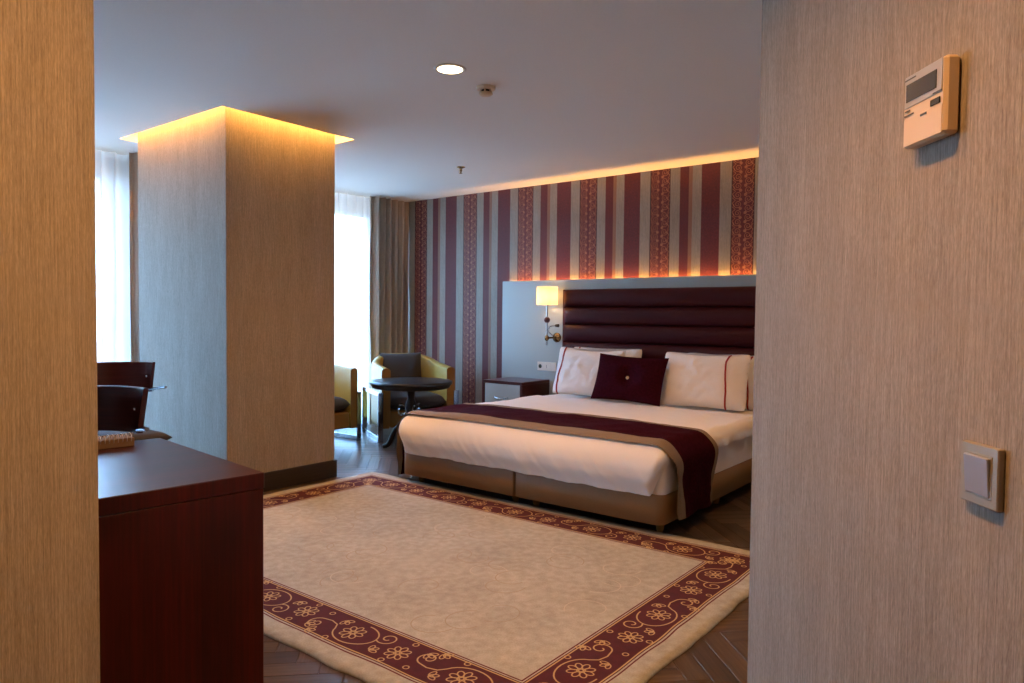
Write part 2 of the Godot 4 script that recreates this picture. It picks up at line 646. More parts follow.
func pillar() -> void:
	var x0 := 0.585
	var x1 := 1.7525
	var z0 := 2.29
	var z1 := 3.131
	var c := Vector3((x0 + x1) / 2, 0, (z0 + z1) / 2)
	var p := struct("wall_pillar", box_mesh(Vector3(0, (H + 0.16) / 2, 0), Vector3(x1 - x0, H + 0.16, z1 - z0), 0.003), M.wall, c)
	p.set_meta("label", "square pillar in beige thread wallpaper glowing at the top")
	obj("baseboard", box_mesh(Vector3(0, 0.0635, 0), Vector3(x1 - x0 + 0.026, 0.125, z1 - z0 + 0.026), 0.003), M.base_dark, p)
	# light strips hidden on the ledge of the cove
	var led := glow(Color(1.0, 0.72, 0.36), 8.0)
	var gold := Color(1.0, 0.70, 0.34)
	var hx := 0.584 + 0.045
	var hz := 0.4205 + 0.045
	var cc := Vector3(1.169, H + 0.155, 2.7105)
	for s in [[Vector3(1, 0, 0), hx, 0.84, "facing the rug"], [Vector3(-1, 0, 0), hx, 0.84, "facing the sheer curtains"], [Vector3(0, 0, 1), hz, 1.26, "facing the desk chairs"], [Vector3(0, 0, -1), hz, 1.26, "facing the armchairs"]]:
		var d: Vector3 = s[0]
		var along := Vector3(absf(d.z), 0, absf(d.x))
		var l := thing("light_strip", "golden light strip in the ceiling recess on the pillar side " + s[3], "light strip", cc + d * s[1], 0.0, "light strips round the pillar top")
		obj("strip", box_mesh(Vector3.ZERO, along * s[2] + Vector3(0.024, 0.012, 0.024) * (Vector3.ONE - along)), led, l)
		area_light("strip_light", Vector3(0, -0.008, 0), Vector3.DOWN, Vector2(s[2], 0.02), 1.7 * s[2], gold, l, Vector3(absf(d.x), 0, absf(d.z)))

func windows() -> void:
	# window wall: piers, head beam; two full-height windows between
	var st := tool()
	var t := 0.14
	var xc := -0.25 - t / 2
	for z in [[-0.15, 0.18], [2.62, 2.98], [5.45, 6.15]]:
		box(st, Vector3(xc, H / 2, (z[0] + z[1]) / 2), Vector3(t, H, z[1] - z[0]))
	box(st, Vector3(xc, H - 0.06, 3.0), Vector3(t, 0.12, 6.3))
	box(st, Vector3(xc, 0.04, 3.0), Vector3(t, 0.08, 6.3))
	struct("wall_left", done(st), M.plaster)
	var i := 0
	for z in [[0.18, 2.62, 2], [2.98, 5.45, 2]]:
		i += 1
		var root := Node3D.new()
		root.name = "window_%d" % i
		root.set_meta("kind", "structure")
		add_child(root)
		root.position = Vector3(xc, 0.08, z[0])
		var w: float = z[1] - z[0]
		var h := H - 0.2
		var f := tool()
		box(f, Vector3(0, 0.025, w / 2), Vector3(0.06, 0.05, w), 0.003)
		box(f, Vector3(0, h - 0.025, w / 2), Vector3(0.06, 0.05, w), 0.003)
		box(f, Vector3(0, h / 2, 0.025), Vector3(0.06, h - 0.1, 0.05), 0.003)
		box(f, Vector3(0, h / 2, w - 0.025), Vector3(0.06, h - 0.1, 0.05), 0.003)
		obj("window_frame", done(f), M.aluminium, root)
		obj("mullion", box_mesh(Vector3(0, h / 2, w / 2), Vector3(0.055, h - 0.1, 0.05), 0.003), M.aluminium, root)
		obj("transom", box_mesh(Vector3(0, 1.05, w * 0.25 + 0.0125), Vector3(0.05, 0.04, w / 2 - 0.075), 0.003), M.aluminium, root)
		obj("transom", box_mesh(Vector3(0, 1.05, w * 0.75 - 0.0125), Vector3(0.05, 0.04, w / 2 - 0.075), 0.003), M.aluminium, root)
		for k in 2:
			var cz: float = w * 0.25 + 0.0125 if k == 0 else w * 0.75 - 0.0125
			obj("pane", box_mesh(Vector3(0, (0.05 + 1.03) / 2, cz), Vector3(0.008, 0.98, w / 2 - 0.075)), M.glass, root)
			obj("pane", box_mesh(Vector3(0, (1.07 + h - 0.05) / 2, cz), Vector3(0.008, h - 1.12, w / 2 - 0.075)), M.glass, root)

func curtains() -> void:
	var nz := noise(5, 1.3, 2)
	var specs := [
		["sheer_curtain", "white sheer curtain over the window behind the mustard armchairs", 0.40, 2.80, -0.012, 0.022, 22.0, M.sheer],
		["sheer_curtain", "white sheer curtain over the window behind the wooden desk chairs", 2.90, 5.50, -0.012, 0.022, 24.0, M.sheer],
		["drape", "taupe pleated drape gathered in the corner beside the striped wall", 0.006, 0.53, 0.125, 0.042, 6.0, M.drape],
		["drape", "taupe pleated drape partly hidden behind the square pillar", 2.62, 2.975, 0.125, 0.030, 6.0, M.drape],
	]
	for s in specs:
		var k: float = s[6]
		var f := func(u: float, v: float) -> Vector3:
			var z: float = lerpf(s[2], s[3], u)
			var y := lerpf(0.012, H - 0.004, v)
			var ph := u * k * TAU + 1.6 * nz.get_noise_2d(u * k * 0.9, 7.0) + 0.5 * nz.get_noise_2d(u * k, v * 1.5)
			var amp: float = s[5] * (1.0 + 0.45 * nz.get_noise_2d(u * k * 1.1, v * 0.8 + 20.0))
			var x: float = s[4] + amp * (sin(ph) + 0.25 * sin(2.0 * ph + 1.0))
			z += 0.006 * cos(ph) * k * 0.15
			return Vector3(x, y, z)
		var o := obj(s[0], grid_mesh(int(k * 14), 14, f), s[7])
		tag(o, s[1], "curtain")

# ---------------------------------------------------------------- rug
func rug() -> void:
	var x0 := 1.8666
	var x1 := 4.8921
	var z0 := 2.0282
	var z1 := 4.0894
	var W := 2048
	var ppm := W / (x1 - x0)
	var Hh := int((z1 - z0) * ppm)
	# field: pale wool with soft mottling
	var fw := 1024
	var fh := 696
	var d := layers(fw, fh, [[91, 0.012, 512, 348, 0.25], [92, 0.05, 1024, 696, 0.42], [93, 0.4, 1024, 696, 0.5]])
	var im: Image = tinted(fw, fh, d, Color(0.56, 0.535, 0.475), Color(0.79, 0.78, 0.715)).get_image()
	im.resize(W, Hh, Image.INTERPOLATE_BILINEAR)
	var red_im: Image = tinted(fw, fh, d, Color(0.24, 0.04, 0.06), Color(0.35, 0.07, 0.10)).get_image()
	red_im.resize(W, Hh, Image.INTERPOLATE_BILINEAR)
	var oe := int(0.098 * ppm)
	var ie := int(0.300 * ppm)
	var red := Color(0.36, 0.06, 0.075)
	var gold := Color(0.74, 0.63, 0.42)
	for r in [Rect2i(oe, oe, W - 2 * oe, ie - oe), Rect2i(oe, Hh - ie, W - 2 * oe, ie - oe), Rect2i(oe, ie, ie - oe, Hh - 2 * ie), Rect2i(W - ie, ie, ie - oe, Hh - 2 * ie)]:
		im.blit_rect(red_im, r, r.position)
	# fine lines on both sides of the border
	for e in [[oe - 9, 4, red], [oe + 3, 4, gold], [ie - 7, 4, gold], [ie + 4, 4, red]]:
		var a: int = e[0]
		var t: int = e[1]
		im.fill_rect(Rect2i(a, a, W - 2 * a, t), e[2])
		im.fill_rect(Rect2i(a, Hh - a - t, W - 2 * a, t), e[2])
		im.fill_rect(Rect2i(a, a, t, Hh - 2 * a), e[2])
		im.fill_rect(Rect2i(W - a - t, a, t, Hh - 2 * a), e[2])
	# scrolls along the four sides
	var mid := (0.098 + 0.300) / 2
	var lx := x1 - x0
	var lz := z1 - z0
	for side in 4:
		var o: Vector2
		var du: Vector2
		var dv: Vector2      # towards the outside
		var length := lx if side < 2 else lz
		match side:
			0: o = Vector2(0, lz - mid); du = Vector2(1, 0); dv = Vector2(0, 1)
			1: o = Vector2(0, mid); du = Vector2(1, 0); dv = Vector2(0, -1)
			2: o = Vector2(lx - mid, 0); du = Vector2(0, 1); dv = Vector2(1, 0)
			3: o = Vector2(mid, 0); du = Vector2(0, 1); dv = Vector2(-1, 0)
		var n := 5 if side < 2 else 3
		var per := (length - 0.36) / n
		for i in n:
			var c := o + du * (0.18 + per * (i + 0.46))
			motif(im, c * ppm, du * ppm, dv * ppm * (1.0 if i % 2 == 0 else -1.0), gold)
		for e in 2:
			flower(im, (o + du * (mid if e == 0 else length - mid)) * ppm, 0.048 * ppm, gold)
	# tone-on-tone tendrils woven in the field
	var rng := RandomNumberGenerator.new()
	rng.seed = 14
	for i in 44:
		var c := Vector2(rng.randf_range(ie + 90, W - ie - 90), rng.randf_range(ie + 90, Hh - ie - 90))
		var dirn := rng.randf() * TAU
		var sp := []
		var sg := 1.0 if rng.randf() < 0.5 else -1.0
		for k in 26:
			var an := dirn + sg * k * 0.17
			sp.append(c + Vector2.from_angle(an) * (70.0 - k * 1.3))
		stroke(im, sp, 1.3, Color(0.63, 0.58, 0.49) if i % 3 else Color(0.76, 0.72, 0.64))
	var m := flat_mat(Color.WHITE, 0.95)
	m.albedo_texture = ImageTexture.create_from_image(im)
	# slab with rounded edge, slightly wavy outline
	var st := tool()
	var nz := noise(6, 1.1, 2)
	var r := 0.006
	var top := 0.014
	var nx := 90
	var ny := 60
	st.set_smooth_group(0)
	var pos := func(i: int, j: int) -> Array:
		var u := clampf(float(i - 1) / (nx - 2), 0, 1)
		var v := clampf(float(j - 1) / (ny - 2), 0, 1)
		var x := lerpf(x0, x1, u)
		var z := lerpf(z0, z1, v)
		var ex := 1.0 - smoothstep(0.0, 0.25, minf(u, 1 - u) * lx)
		var ez := 1.0 - smoothstep(0.0, 0.25, minf(v, 1 - v) * lz)
		z += ez * 0.012 * nz.get_noise_2d(x * 2.2, 3.0 + v * 9)
		x += ex * 0.012 * nz.get_noise_2d(z * 2.2, 30.0 + u * 9)
		var y := top
		if i == 0 or j == 0 or i == nx or j == ny:
			y = 0.001
		elif i == 1 or j == 1 or i == nx - 1 or j == ny - 1:
			y = top - 0.003
		return [Vector3(x, y, z), Vector2(u, v)]
	for i in nx:
		for j in ny:
			var q := [pos.call(i, j), pos.call(i, j + 1), pos.call(i + 1, j + 1), pos.call(i + 1, j)]
			for k in [0, 2, 1, 0, 3, 2]:
				st.set_uv(q[k][1])
				st.add_vertex(q[k][0])
	var o2 := obj("rug", done(st), m)
	tag(o2, "large cream rug with burgundy border of gold flowers and scrolls", "rug")

func flower(im: Image, c: Vector2, r: float, col: Color) -> void:
	for k in 8:
		var a := TAU * k / 8
		var p := []
		for i in 15:
			var t := TAU * i / 14
			p.append(c + Vector2.from_angle(a) * (r * 0.62 + cos(t) * r * 0.36) + Vector2.from_angle(a + PI / 2) * sin(t) * r * 0.23)
		stroke(im, p, 1.7, col)
	ring(im, c, r * 0.17, 1.8, col)

func motif(im: Image, c: Vector2, u: Vector2, v: Vector2, col: Color) -> void:
	var P := func(a: float, b: float) -> Vector2: return c + u * a + v * b
	var s: float = u.length()
	flower(im, c, 0.05 * s, col)
	flower(im, P.call(0.245, -0.008), 0.048 * s, col)
	# vine: opening curl, under, over the flower, round and back
	var pts := []
	for k in 26:
		var an := PI * 0.5 + 4.6 * PI * (1.0 - k / 25.0) * 0.5
		var rr := 0.008 + 0.034 * k / 25.0
		pts.append(P.call(-0.176 + cos(an) * rr, -0.030 + sin(an) * rr))
	pts.append(P.call(-0.14, 0.018))
	pts.append(P.call(-0.10, 0.008))
	for k in 22:
		var an := PI * 1.08 + k / 21.0 * PI * 1.42
		pts.append(P.call(0.015 + cos(an) * 0.098, 0.0 + sin(an) * 0.072))
	stroke(im, pts, 2.0, col)
	var b := []
	for k in 26:
		var an := -PI * 0.7 + k / 25.0 * PI * 2.6
		var rr := 0.042 - 0.034 * k / 25.0
		b.append(P.call(0.140 + cos(an) * rr, 0.045 + sin(an) * rr))
	stroke(im, b, 2.0, col)
	for t in [[-0.155, -0.085, 0.3], [-0.095, 0.05, -0.6], [0.150, -0.052, 0.9], [0.335, 0.055, -0.4]]:
		for k in 3:
			var a: float = t[2] + (k - 1) * 0.95
			var q: Vector2 = P.call(t[0] + cos(a) * 0.016, t[1] + sin(a) * 0.016)
			var e := []
			for i in 11:
				var w := TAU * i / 10
				e.append(q + (u * cos(a) + v * sin(a)) * cos(w) * 0.017 + (v * cos(a) - u * sin(a)) * sin(w) * 0.009)
			stroke(im, e, 1.6, col)
	for t in [[-0.05, -0.086], [-0.193, 0.06], [0.235, -0.078], [0.25, 0.075]]:
		ring(im, P.call(t[0], t[1]), 0.011 * s, 1.6, col)

# ---------------------------------------------------------------- bed
func headboard() -> void:
	var x0 := 1.513
	var x1 := 5.0
	var h := thing("headboard", "wide grey lacquered headboard with burgundy channelled upholstery, lit from behind", "headboard", Vector3(3.26, 0, 0.032))
	obj("panel", box_mesh(Vector3((x0 + x1) / 2 - 3.26, 0.76, 0.015), Vector3(x1 - x0, 1.52, 0.03), 0.003), M.lacquer, h)
	obj("backing", box_mesh(Vector3(0, 0.86, 0.044), Vector3(2.03, 1.135, 0.026), 0.004), M.burgundy_leather, h)
	var hh := 0.157
	for i in 6:
		var yc := 1.425 - hh * (i + 0.5)
		var f := func(u: float, v: float) -> Vector3:
			var a := u * 2.0 - 1.0
			var e := pow(maxf(0.0, 1.0 - pow(absf(a), 40.0)), 0.5)
			var t := PI * v
			return Vector3(a * 1.0, yc - cos(t) * hh * 0.5 * (0.94 + 0.06 * e), 0.056 + 0.058 * e * pow(sin(t), 0.6))
		obj("channel", grid_mesh(64, 16, f), M.burgundy_leather, h)
	# amber light strip on the wall side of the panel, just below its top
	var led := glow(Color(1.0, 0.5, 0.1), 5.0)
	obj("light_strip", box_mesh(Vector3((1.57 + 4.95) / 2 - 3.26, 1.445, -0.017), Vector3(3.38, 0.01, 0.014)), led, h)
	obj("strip_bracket", box_mesh(Vector3((1.57 + 4.95) / 2 - 3.26, 1.434, -0.016), Vector3(3.38, 0.01, 0.028)), M.aluminium, h)
	area_light("strip_light", Vector3((1.57 + 4.95) / 2 - 3.26, 1.452, -0.018), Vector3.UP, Vector2(3.36, 0.012), 3.3, Color(1.0, 0.73, 0.38), h)

const BX0 := 2.262
const BX1 := 4.262
const BZ := 2.115

# wraps a flat cloth point (u across, v along) round the mattress block, inflated by off; drop is the length past the edge
func drape_pt(q: Vector2, off: float, top: float, r: float) -> Vector3:
	var lo := Vector2(BX0 + r, 0.0)
	var hi := Vector2(BX1 - r, BZ - r)
	var p := Vector2(clampf(q.x, lo.x, hi.x), minf(q.y, hi.y))
	var d := q - p
	var l := d.length()
	var R := r + off
	if l < 0.00001:
		return Vector3(p.x, top + off, p.y)
	var n := d / l
	if l < R * PI / 2:
		var a := l / R
		return Vector3(p.x + n.x * R * sin(a), top - r + R * cos(a), p.y + n.y * R * sin(a))
	return Vector3(p.x + n.x * R, top - r - (l - R * PI / 2), p.y + n.y * R)

func bed() -> void:
	var cx := (BX0 + BX1) / 2
	var b := thing("bed", "double bed on a tan leather divan of two halves", "bed", Vector3(cx, 0, 0))
	for s in [-1.0, 1.0]:
		var w := 0.990
		var rings := []
		# rounded vertical corners at the foot
		for y in [[0.066, 0.012], [0.072, 0.0], [0.224, 0.0], [0.232, 0.008]]:
			var rg := PackedVector3Array()
			var hw: float = w / 2 - y[1]
			var rc := 0.05
			for cz in [[-1, 0.16 + y[1]], [1, 0.16 + y[1]], [1, BZ - y[1]], [-1, BZ - y[1]]]:
				var sx: float = cz[0]
				var foot: bool = cz[1] > 1.0
				var rr: float = rc if foot and sx == s else 0.012
				var ctr := Vector2(sx * (hw - rr), cz[1] - rr if foot else cz[1] + rr)
				var a0 := 0.0
				if not foot:
					a0 = PI if sx < 0 else PI * 1.5
				else:
					a0 = 0.0 if sx > 0 else PI * 0.5
				for k in 5:
					var an := a0 + PI / 2 * k / 4
					rg.append(Vector3(s * 0.501 + ctr.x + cos(an) * rr, y[0], ctr.y + sin(an) * rr))
			rg.reverse()
			rings.append(rg)
		var st := tool()
		loft(st, rings, "all")
		var base := obj("divan_base", done(st), M.tan_leather, b)
		for lx in [-0.42, 0.42]:
			for lz in [0.35, 1.2, BZ - 0.125]:
				var leg := obj("leg", lathe_mesh([[0.017, 0.0], [0.017, 0.006], [0.021, 0.012], [0.026, 0.068]], 14), M.ochre, base)
				leg.position = Vector3(s * 0.501 + lx, 0, lz)
	# mattress
	var mst := tool()
	grid(mst, 60, 60, func(u: float, v: float):
		var q := Vector2(lerpf(BX0 - 0.24, BX1 + 0.24, u), lerpf(0.16, BZ + 0.24, v))
		var lq := drape_pt(q, -0.006, 0.47, 0.05)
		lq.y = maxf(lq.y, 0.233)
		return lq - Vector3(cx, 0, 0), true)
	obj("mattress", done(mst), M.linen, b)
	var msh := tool()
	box(msh, Vector3(0, 0.345, 0.175), Vector3(1.96, 0.22, 0.03), 0.01)
	obj("mattress_head", done(msh), M.linen, b)

	# duvet: hangs long over the foot, short at the sides
	var nz := noise(17, 1.0, 3)
	var r := 0.075
	var fold := func(u: float, v: float) -> Vector3:
		var Ls := 0.150
		var Lf := 0.318
		var lo := Vector2(BX0 + r, 0.62)
		var hi := Vector2(BX1 - r, BZ - r)
		var q := Vector2(lerpf(lo.x - Ls, hi.x + Ls, u), lerpf(lo.y - 0.02, hi.y + Lf, v))
		var p := Vector2(clampf(q.x, lo.x, hi.x), minf(q.y, hi.y))
		var d := q - p
		var a := d.x / Ls
		var bb := d.y / Lf
		var m := maxf(absf(a), absf(bb))
		var pt: Vector3
		var n3 := Vector3.UP
		if m < 0.00001:
			pt = drape_pt(p, 0.012, 0.485, r)
		else:
			var dir := Vector2(a * Ls, bb * Lf).normalized()
			var L := 1.0 / sqrt(pow(dir.x / Ls, 2) + pow(dir.y / Lf, 2))
			# uneven hem
			L += 0.012 * nz.get_noise_2d(p.x * 3.2, p.y * 3.2 + dir.angle() * 0.5) * m
			pt = drape_pt(p + dir * m * L, 0.012, 0.485, r)
			n3 = Vector3(dir.x, 0.3 * (1.0 - m), dir.y).normalized()
			# hanging folds grow towards the hem
			var g := nz.get_noise_2d(p.x * 4.0 + dir.angle() * 0.8 + 0.35 * pt.y * 9.0, p.y * 4.0)
			var g2 := nz.get_noise_2d(p.x * 10.0 + dir.angle() * 1.2 + pt.y * 9.0, p.y * 10.0 + 9.0)
			pt += n3 * (0.014 * g + 0.008 * g2) * smoothstep(0.15, 1.0, m)
			pt += Vector3(dir.x, 0, dir.y) * 0.045 * smoothstep(0.2, 0.6, m) * (1.0 - 0.75 * smoothstep(0.7, 1.0, m)) * pow(absf(dir.y), 2.0)
		# loft and puffiness on top
		var inx := smoothstep(0.0, 0.5, minf(p.x - BX0, BX1 - p.x))
		pt.y += (0.010 * inx + 0.010 * nz.get_noise_2d(p.x * 1.6, p.y * 1.6) + 0.004 * nz.get_noise_2d(p.x * 6.0, p.y * 5.0)) * (1.0 - smoothstep(0.0, 0.5, m))
		return pt
	var dv := obj("duvet", grid_mesh(130, 110, fold, true), M.linen)
	tag(dv, "white duvet spread over the bed and hanging over its foot end", "duvet")
	# turned sheet at the head end
	var sh := obj("sheet", grid_mesh(60, 24, func(u: float, v: float):
		var q := Vector2(lerpf(BX0 - 0.115, BX1 + 0.115, u), lerpf(0.20, 0.615, v))
		var pt := drape_pt(q, 0.004, 0.485, r)
		pt.y += 0.004 * nz.get_noise_2d(q.x * 5.0, q.y * 7.0)
		return pt, true), M.linen)
	tag(sh, "white sheet under the pillows at the head of the bed", "sheet")

	# runner: burgundy velvet with taupe borders, across the foot and down both sides
	var run := thing("bed_runner", "burgundy velvet bed runner with taupe borders across the foot of the bed", "bed runner", Vector3(cx, 0, 0))
	var za := 1.50
	var zb := BZ - 0.012
	var cloth := func(u: float, v: float) -> Vector3:
		var qx := lerpf(BX0 + r - 0.54, BX1 - r + 0.475, u)
		var out := maxf(0.0, maxf(BX0 - qx, qx - BX1)) / 0.44
		var z := lerpf(za, zb, v)
		# towards the hems the cloth gathers a little
		z = lerpf(z, lerpf(1.585, 2.035 if u > 0.5 else 2.10, v), smoothstep(0.05, 1.0, out))
		var pt := drape_pt(Vector2(qx, z), 0.026, 0.488, r)
		var sgn := 1.0 if u > 0.5 else -1.0
		var wv := nz.get_noise_2d(z * 7.0, pt.y * 3.0 + sgn * 4.0)
		pt.x += sgn * (0.022 * wv * smoothstep(0.02, 0.6, out) + (0.03 if u > 0.5 else 0.075) * smoothstep(0.0, 0.25, out))
		var inx := smoothstep(0.0, 0.5, minf(qx - BX0, BX1 - qx))
		pt.y += (0.010 * inx + 0.010 * nz.get_noise_2d(clampf(qx, BX0 + r, BX1 - r) * 1.6, z * 1.6) + 0.003 * nz.get_noise_2d(qx * 5.0, z * 6.0)) * (1.0 - smoothstep(0.0, 0.2, out)) * (1.0 - smoothstep(2.04, 2.12, z))
		return pt - Vector3(cx, 0, 0)
	for s in [["border", 0.0, 0.09, M.taupe_cloth], ["velvet_band", 0.09, 0.845, M.velvet], ["border", 0.845, 1.0, M.taupe_cloth]]:
		var va: float = s[1]
		var vb: float = s[2]
		obj(s[0], grid_mesh(150, maxi(6, int((vb - va) * 40)), func(u: float, v: float): return cloth.call(u, lerpf(va, vb, v)), true), s[3], run)

	# pillows
	pillow("pillow", "white pillow with red piping leaning behind the left front pillow", Vector3(2.78, 0.712, 0.235), 0.70, 0.43, 0.14, -0.22, 0.0, 0.0, -1)
	pillow("pillow", "white pillow with red piping on the side of the bed towards the nightstand", Vector3(2.735, 0.713, 0.42), 0.65, 0.43, 0.165, -0.30, 0.05, -0.02, -1)
	pillow("pillow", "white pillow behind the one beside the far edge of the bed", Vector3(3.86, 0.700, 0.245), 0.70, 0.43, 0.14, -0.22, 0.0, 0.0, 1)
	pillow("pillow", "white pillow with red piping right of the burgundy cushion", Vector3(3.765, 0.710, 0.435), 0.68, 0.44, 0.165, -0.30, 0.06, 0.0, 1)
	var c := pillow("cushion", "burgundy velvet cushion with a pale button, leaning on the white pillows", Vector3(3.215, 0.697, 0.59), 0.595, 0.385, 0.15, -0.36, 0.06, -0.03, 0)
	obj("button", lathe_mesh([[0.012, 0.0], [0.014, 0.004], [0.009, 0.010], [0.002, 0.012]], 16), M.ivory, c, Vector3(0, 0, 0.026)).rotation.x = PI / 2

# plump pillow standing on edge: faces +z, leaning back by lean, turned by yaw, rolled by roll
func pillow(called: String, label: String, at: Vector3, w: float, h: float, t: float, lean: float, yaw: float, roll: float, pipe: int) -> Node3D:
	var root := thing(called, label, "cushion" if pipe == 0 else "pillow", at, 0.0)
	root.basis = Basis.from_euler(Vector3(lean, yaw, roll))
	var nz := noise(int(at.x * 100) + int(at.z * 1000), 1.0, 2)
	var surf := func(u: float, v: float, side: float) -> Vector3:
		var a := u * 2 - 1
		var b := v * 2 - 1
		# edges pulled in between pointed corners
		var x := a * w / 2 * (1.0 - 0.045 * (1.0 - b * b))
		var y := b * h / 2 * (1.0 - 0.075 * (1.0 - a * a))
		if pipe != 0:
			var rc := 1.0 - 0.05 * pow(absf(a * b), 7.0)
			x *= rc
			y *= rc
		var k := pow(maxf(0, 1 - pow(absf(a), 2.4)), 0.55) * pow(maxf(0, 1 - pow(absf(b), 2.2)), 0.55)
		var z := side * (t / 2 * k)
		if side > 0:
			if pipe != 0:
				z += (0.016 * nz.get_noise_2d(x * 5, y * 5) + 0.009 * nz.get_noise_2d(x * 13, y * 13)) * k
				# the flap past the piping is flatter
				var e := smoothstep(0.62, 0.95, a * pipe)
				z -= e * 0.018 * k
			else:
				z += 0.006 * nz.get_noise_2d(x * 7, y * 7) * k
				z -= 0.048 * exp(-(x * x + y * y) / 0.006)
		if pipe != 0 and side > 0:
			z += 0.010 * k * sin(9.0 * (absf(a) - absf(b)) + 3.0 * nz.get_noise_2d(x * 3, y * 3)) * smoothstep(0.45, 0.95, absf(a)) * smoothstep(0.35, 0.9, absf(b))
			y -= 0.014 * smoothstep(0.5, 1.0, b) * (1.0 - a * a)
		y -= 0.012 * k * (1.0 - v)
		return Vector3(x, y, z)
	var mat: Material = M.velvet if pipe == 0 else M.linen
	var st := tool()
	grid(st, 40, 30, func(u: float, v: float): return surf.call(u, v, 1.0))
	grid(st, 24, 18, func(u: float, v: float): return surf.call(u, v, -1.0), true)
	obj("cover", done(st), mat, root)
	if pipe != 0:
		var pts := []
		for i in 31:
			var p: Vector3 = surf.call(0.5 + pipe * ((0.28 if pipe > 0 else 0.40) + 0.018 * sin(i * 0.2)), i / 30.0, 1.0)
			pts.append(p + Vector3(0, 0, 0.002))
		obj("piping", tube_mesh(pts, 0.007, 6), M.red_piping, root)
	return root

func nightstand() -> void:
	var n := thing("nightstand", "dark wooden nightstand with a pale grey drawer beside the bed", "nightstand", Vector3(1.868, 0, 0.285))
	var st := tool()
	var w := 0.455
	var d := 0.43
	var h := 0.588
	box(st, Vector3(0, h - 0.0125, 0), Vector3(w, 0.025, d), 0.002)
	box(st, Vector3(-w / 2 + 0.011, (h - 0.025) / 2 + 0.02, 0), Vector3(0.022, h - 0.065, d), 0.002)
	box(st, Vector3(w / 2 - 0.011, (h - 0.025) / 2 + 0.02, 0), Vector3(0.022, h - 0.065, d), 0.002)
	box(st, Vector3(0, 0.06, 0), Vector3(w - 0.044, 0.02, d), 0.002)
	box(st, Vector3(0, h / 2, -d / 2 + 0.006), Vector3(w - 0.044, h - 0.14, 0.012))
	obj("body", done(st), M.mahogany_flat, n)
	obj("plinth", box_mesh(Vector3(0, 0.0125, -0.01), Vector3(w - 0.06, 0.025, d - 0.06)), M.base_dark, n)
	for y in [0.443, 0.19]:
		var dr := obj("drawer", box_mesh(Vector3(0, y, d / 2 - 0.012), Vector3(w - 0.05, 0.232, 0.02), 0.003), M.lacquer, n)
		var pts := curve([Vector3(-0.07, y - 0.005, d / 2), Vector3(-0.066, y - 0.005, d / 2 + 0.022), Vector3(0, y - 0.012, d / 2 + 0.028), Vector3(0.066, y - 0.005, d / 2 + 0.022), Vector3(0.07, y - 0.005, d / 2)], 6)
		obj("handle", tube_mesh(pts, 0.006, 8), M.chrome, dr)

func sconce() -> void:
	var px := 2.150
	var pz := 0.20
	var s := thing("wall_lamp", "brass wall lamp with lit cream cylinder shade beside the headboard", "wall lamp", Vector3(px, 0, 0.062))
	var z := pz - 0.062
	# wall plate and arm
	var plate := tool()
	lathe(plate, Vector3.ZERO, [[0.045, 0.0], [0.045, 0.008], [0.030, 0.016], [0.014, 0.026]], 24)
	var pl := obj("wall_plate", done(plate), M.brass, s, Vector3(0.02, 0.985, 0))
	pl.rotation.x = PI / 2
	obj("arm", tube_mesh(curve([Vector3(0.02, 0.985, 0.02), Vector3(0.015, 0.985, 0.07), Vector3(0.0, 0.982, z)], 6), 0.009, 10), M.brass, s)
	obj("joint", lathe_mesh([[0.004, -0.026], [0.018, -0.018], [0.02, 0.0], [0.018, 0.018], [0.004, 0.026]], 16), M.brass, s, Vector3(0, 0.982, z))
	obj("stem", tube_mesh([Vector3(0, 0.915, z), Vector3(0, 0.94, z), Vector3(0, 1.30, z)], 0.0075, 10), M.chrome, s)
	obj("ball", lathe_mesh([[0.003, -0.028], [0.017, -0.024], [0.027, -0.01], [0.029, 0.0], [0.027, 0.01], [0.017, 0.024], [0.003, 0.028]], 20), M.mahogany, s, Vector3(0, 1.148, z))
	obj("reading_lamp", tube_mesh(curve([Vector3(0.02, 0.995, 0.05), Vector3(0.0, 1.04, 0.11), Vector3(0.02, 1.085, 0.12), Vector3(0.07, 1.097, 0.11)], 8), 0.005, 8), M.chrome, s)
	obj("reading_head", lathe_mesh([[0.006, 0.0], [0.013, 0.008], [0.015, 0.04], [0.010, 0.042]], 16), M.base_dark, s, Vector3(0.07, 1.097, 0.11)).rotation.z = -PI / 2
	var shade_m := flat_mat(Color(0.93, 0.89, 0.82), 0.9)
	shade_m.backlight_enabled = true
	shade_m.backlight = Color(1, 0.96, 0.88)
	shade_m.cull_mode = BaseMaterial3D.CULL_DISABLED
	var sh := tool()
	lathe(sh, Vector3.ZERO, [[0.097, 1.286], [0.097, 1.453]], 40, "all", false)
	obj("lamp_shade", done(sh), shade_m, s, Vector3(0, 0, z))
	obj("lamp_bulb", lathe_mesh([[0.006, -0.03], [0.018, -0.02], [0.022, 0.0], [0.018, 0.02], [0.006, 0.03]], 16), glow(Color(1.0, 0.72, 0.38), 6.0), s, Vector3(0, 1.355, z))
	var l := OmniLight3D.new()
	l.name = "bulb_light"
	l.light_color = Color(1.0, 0.74, 0.42)
	l.light_energy = 0.075
	l.light_size = 0.02
	l.omni_range = 8.0
	l.omni_attenuation = 2.0
	l.shadow_enabled = true
	s.add_child(l)
	l.position = Vector3(0, 1.355, z)

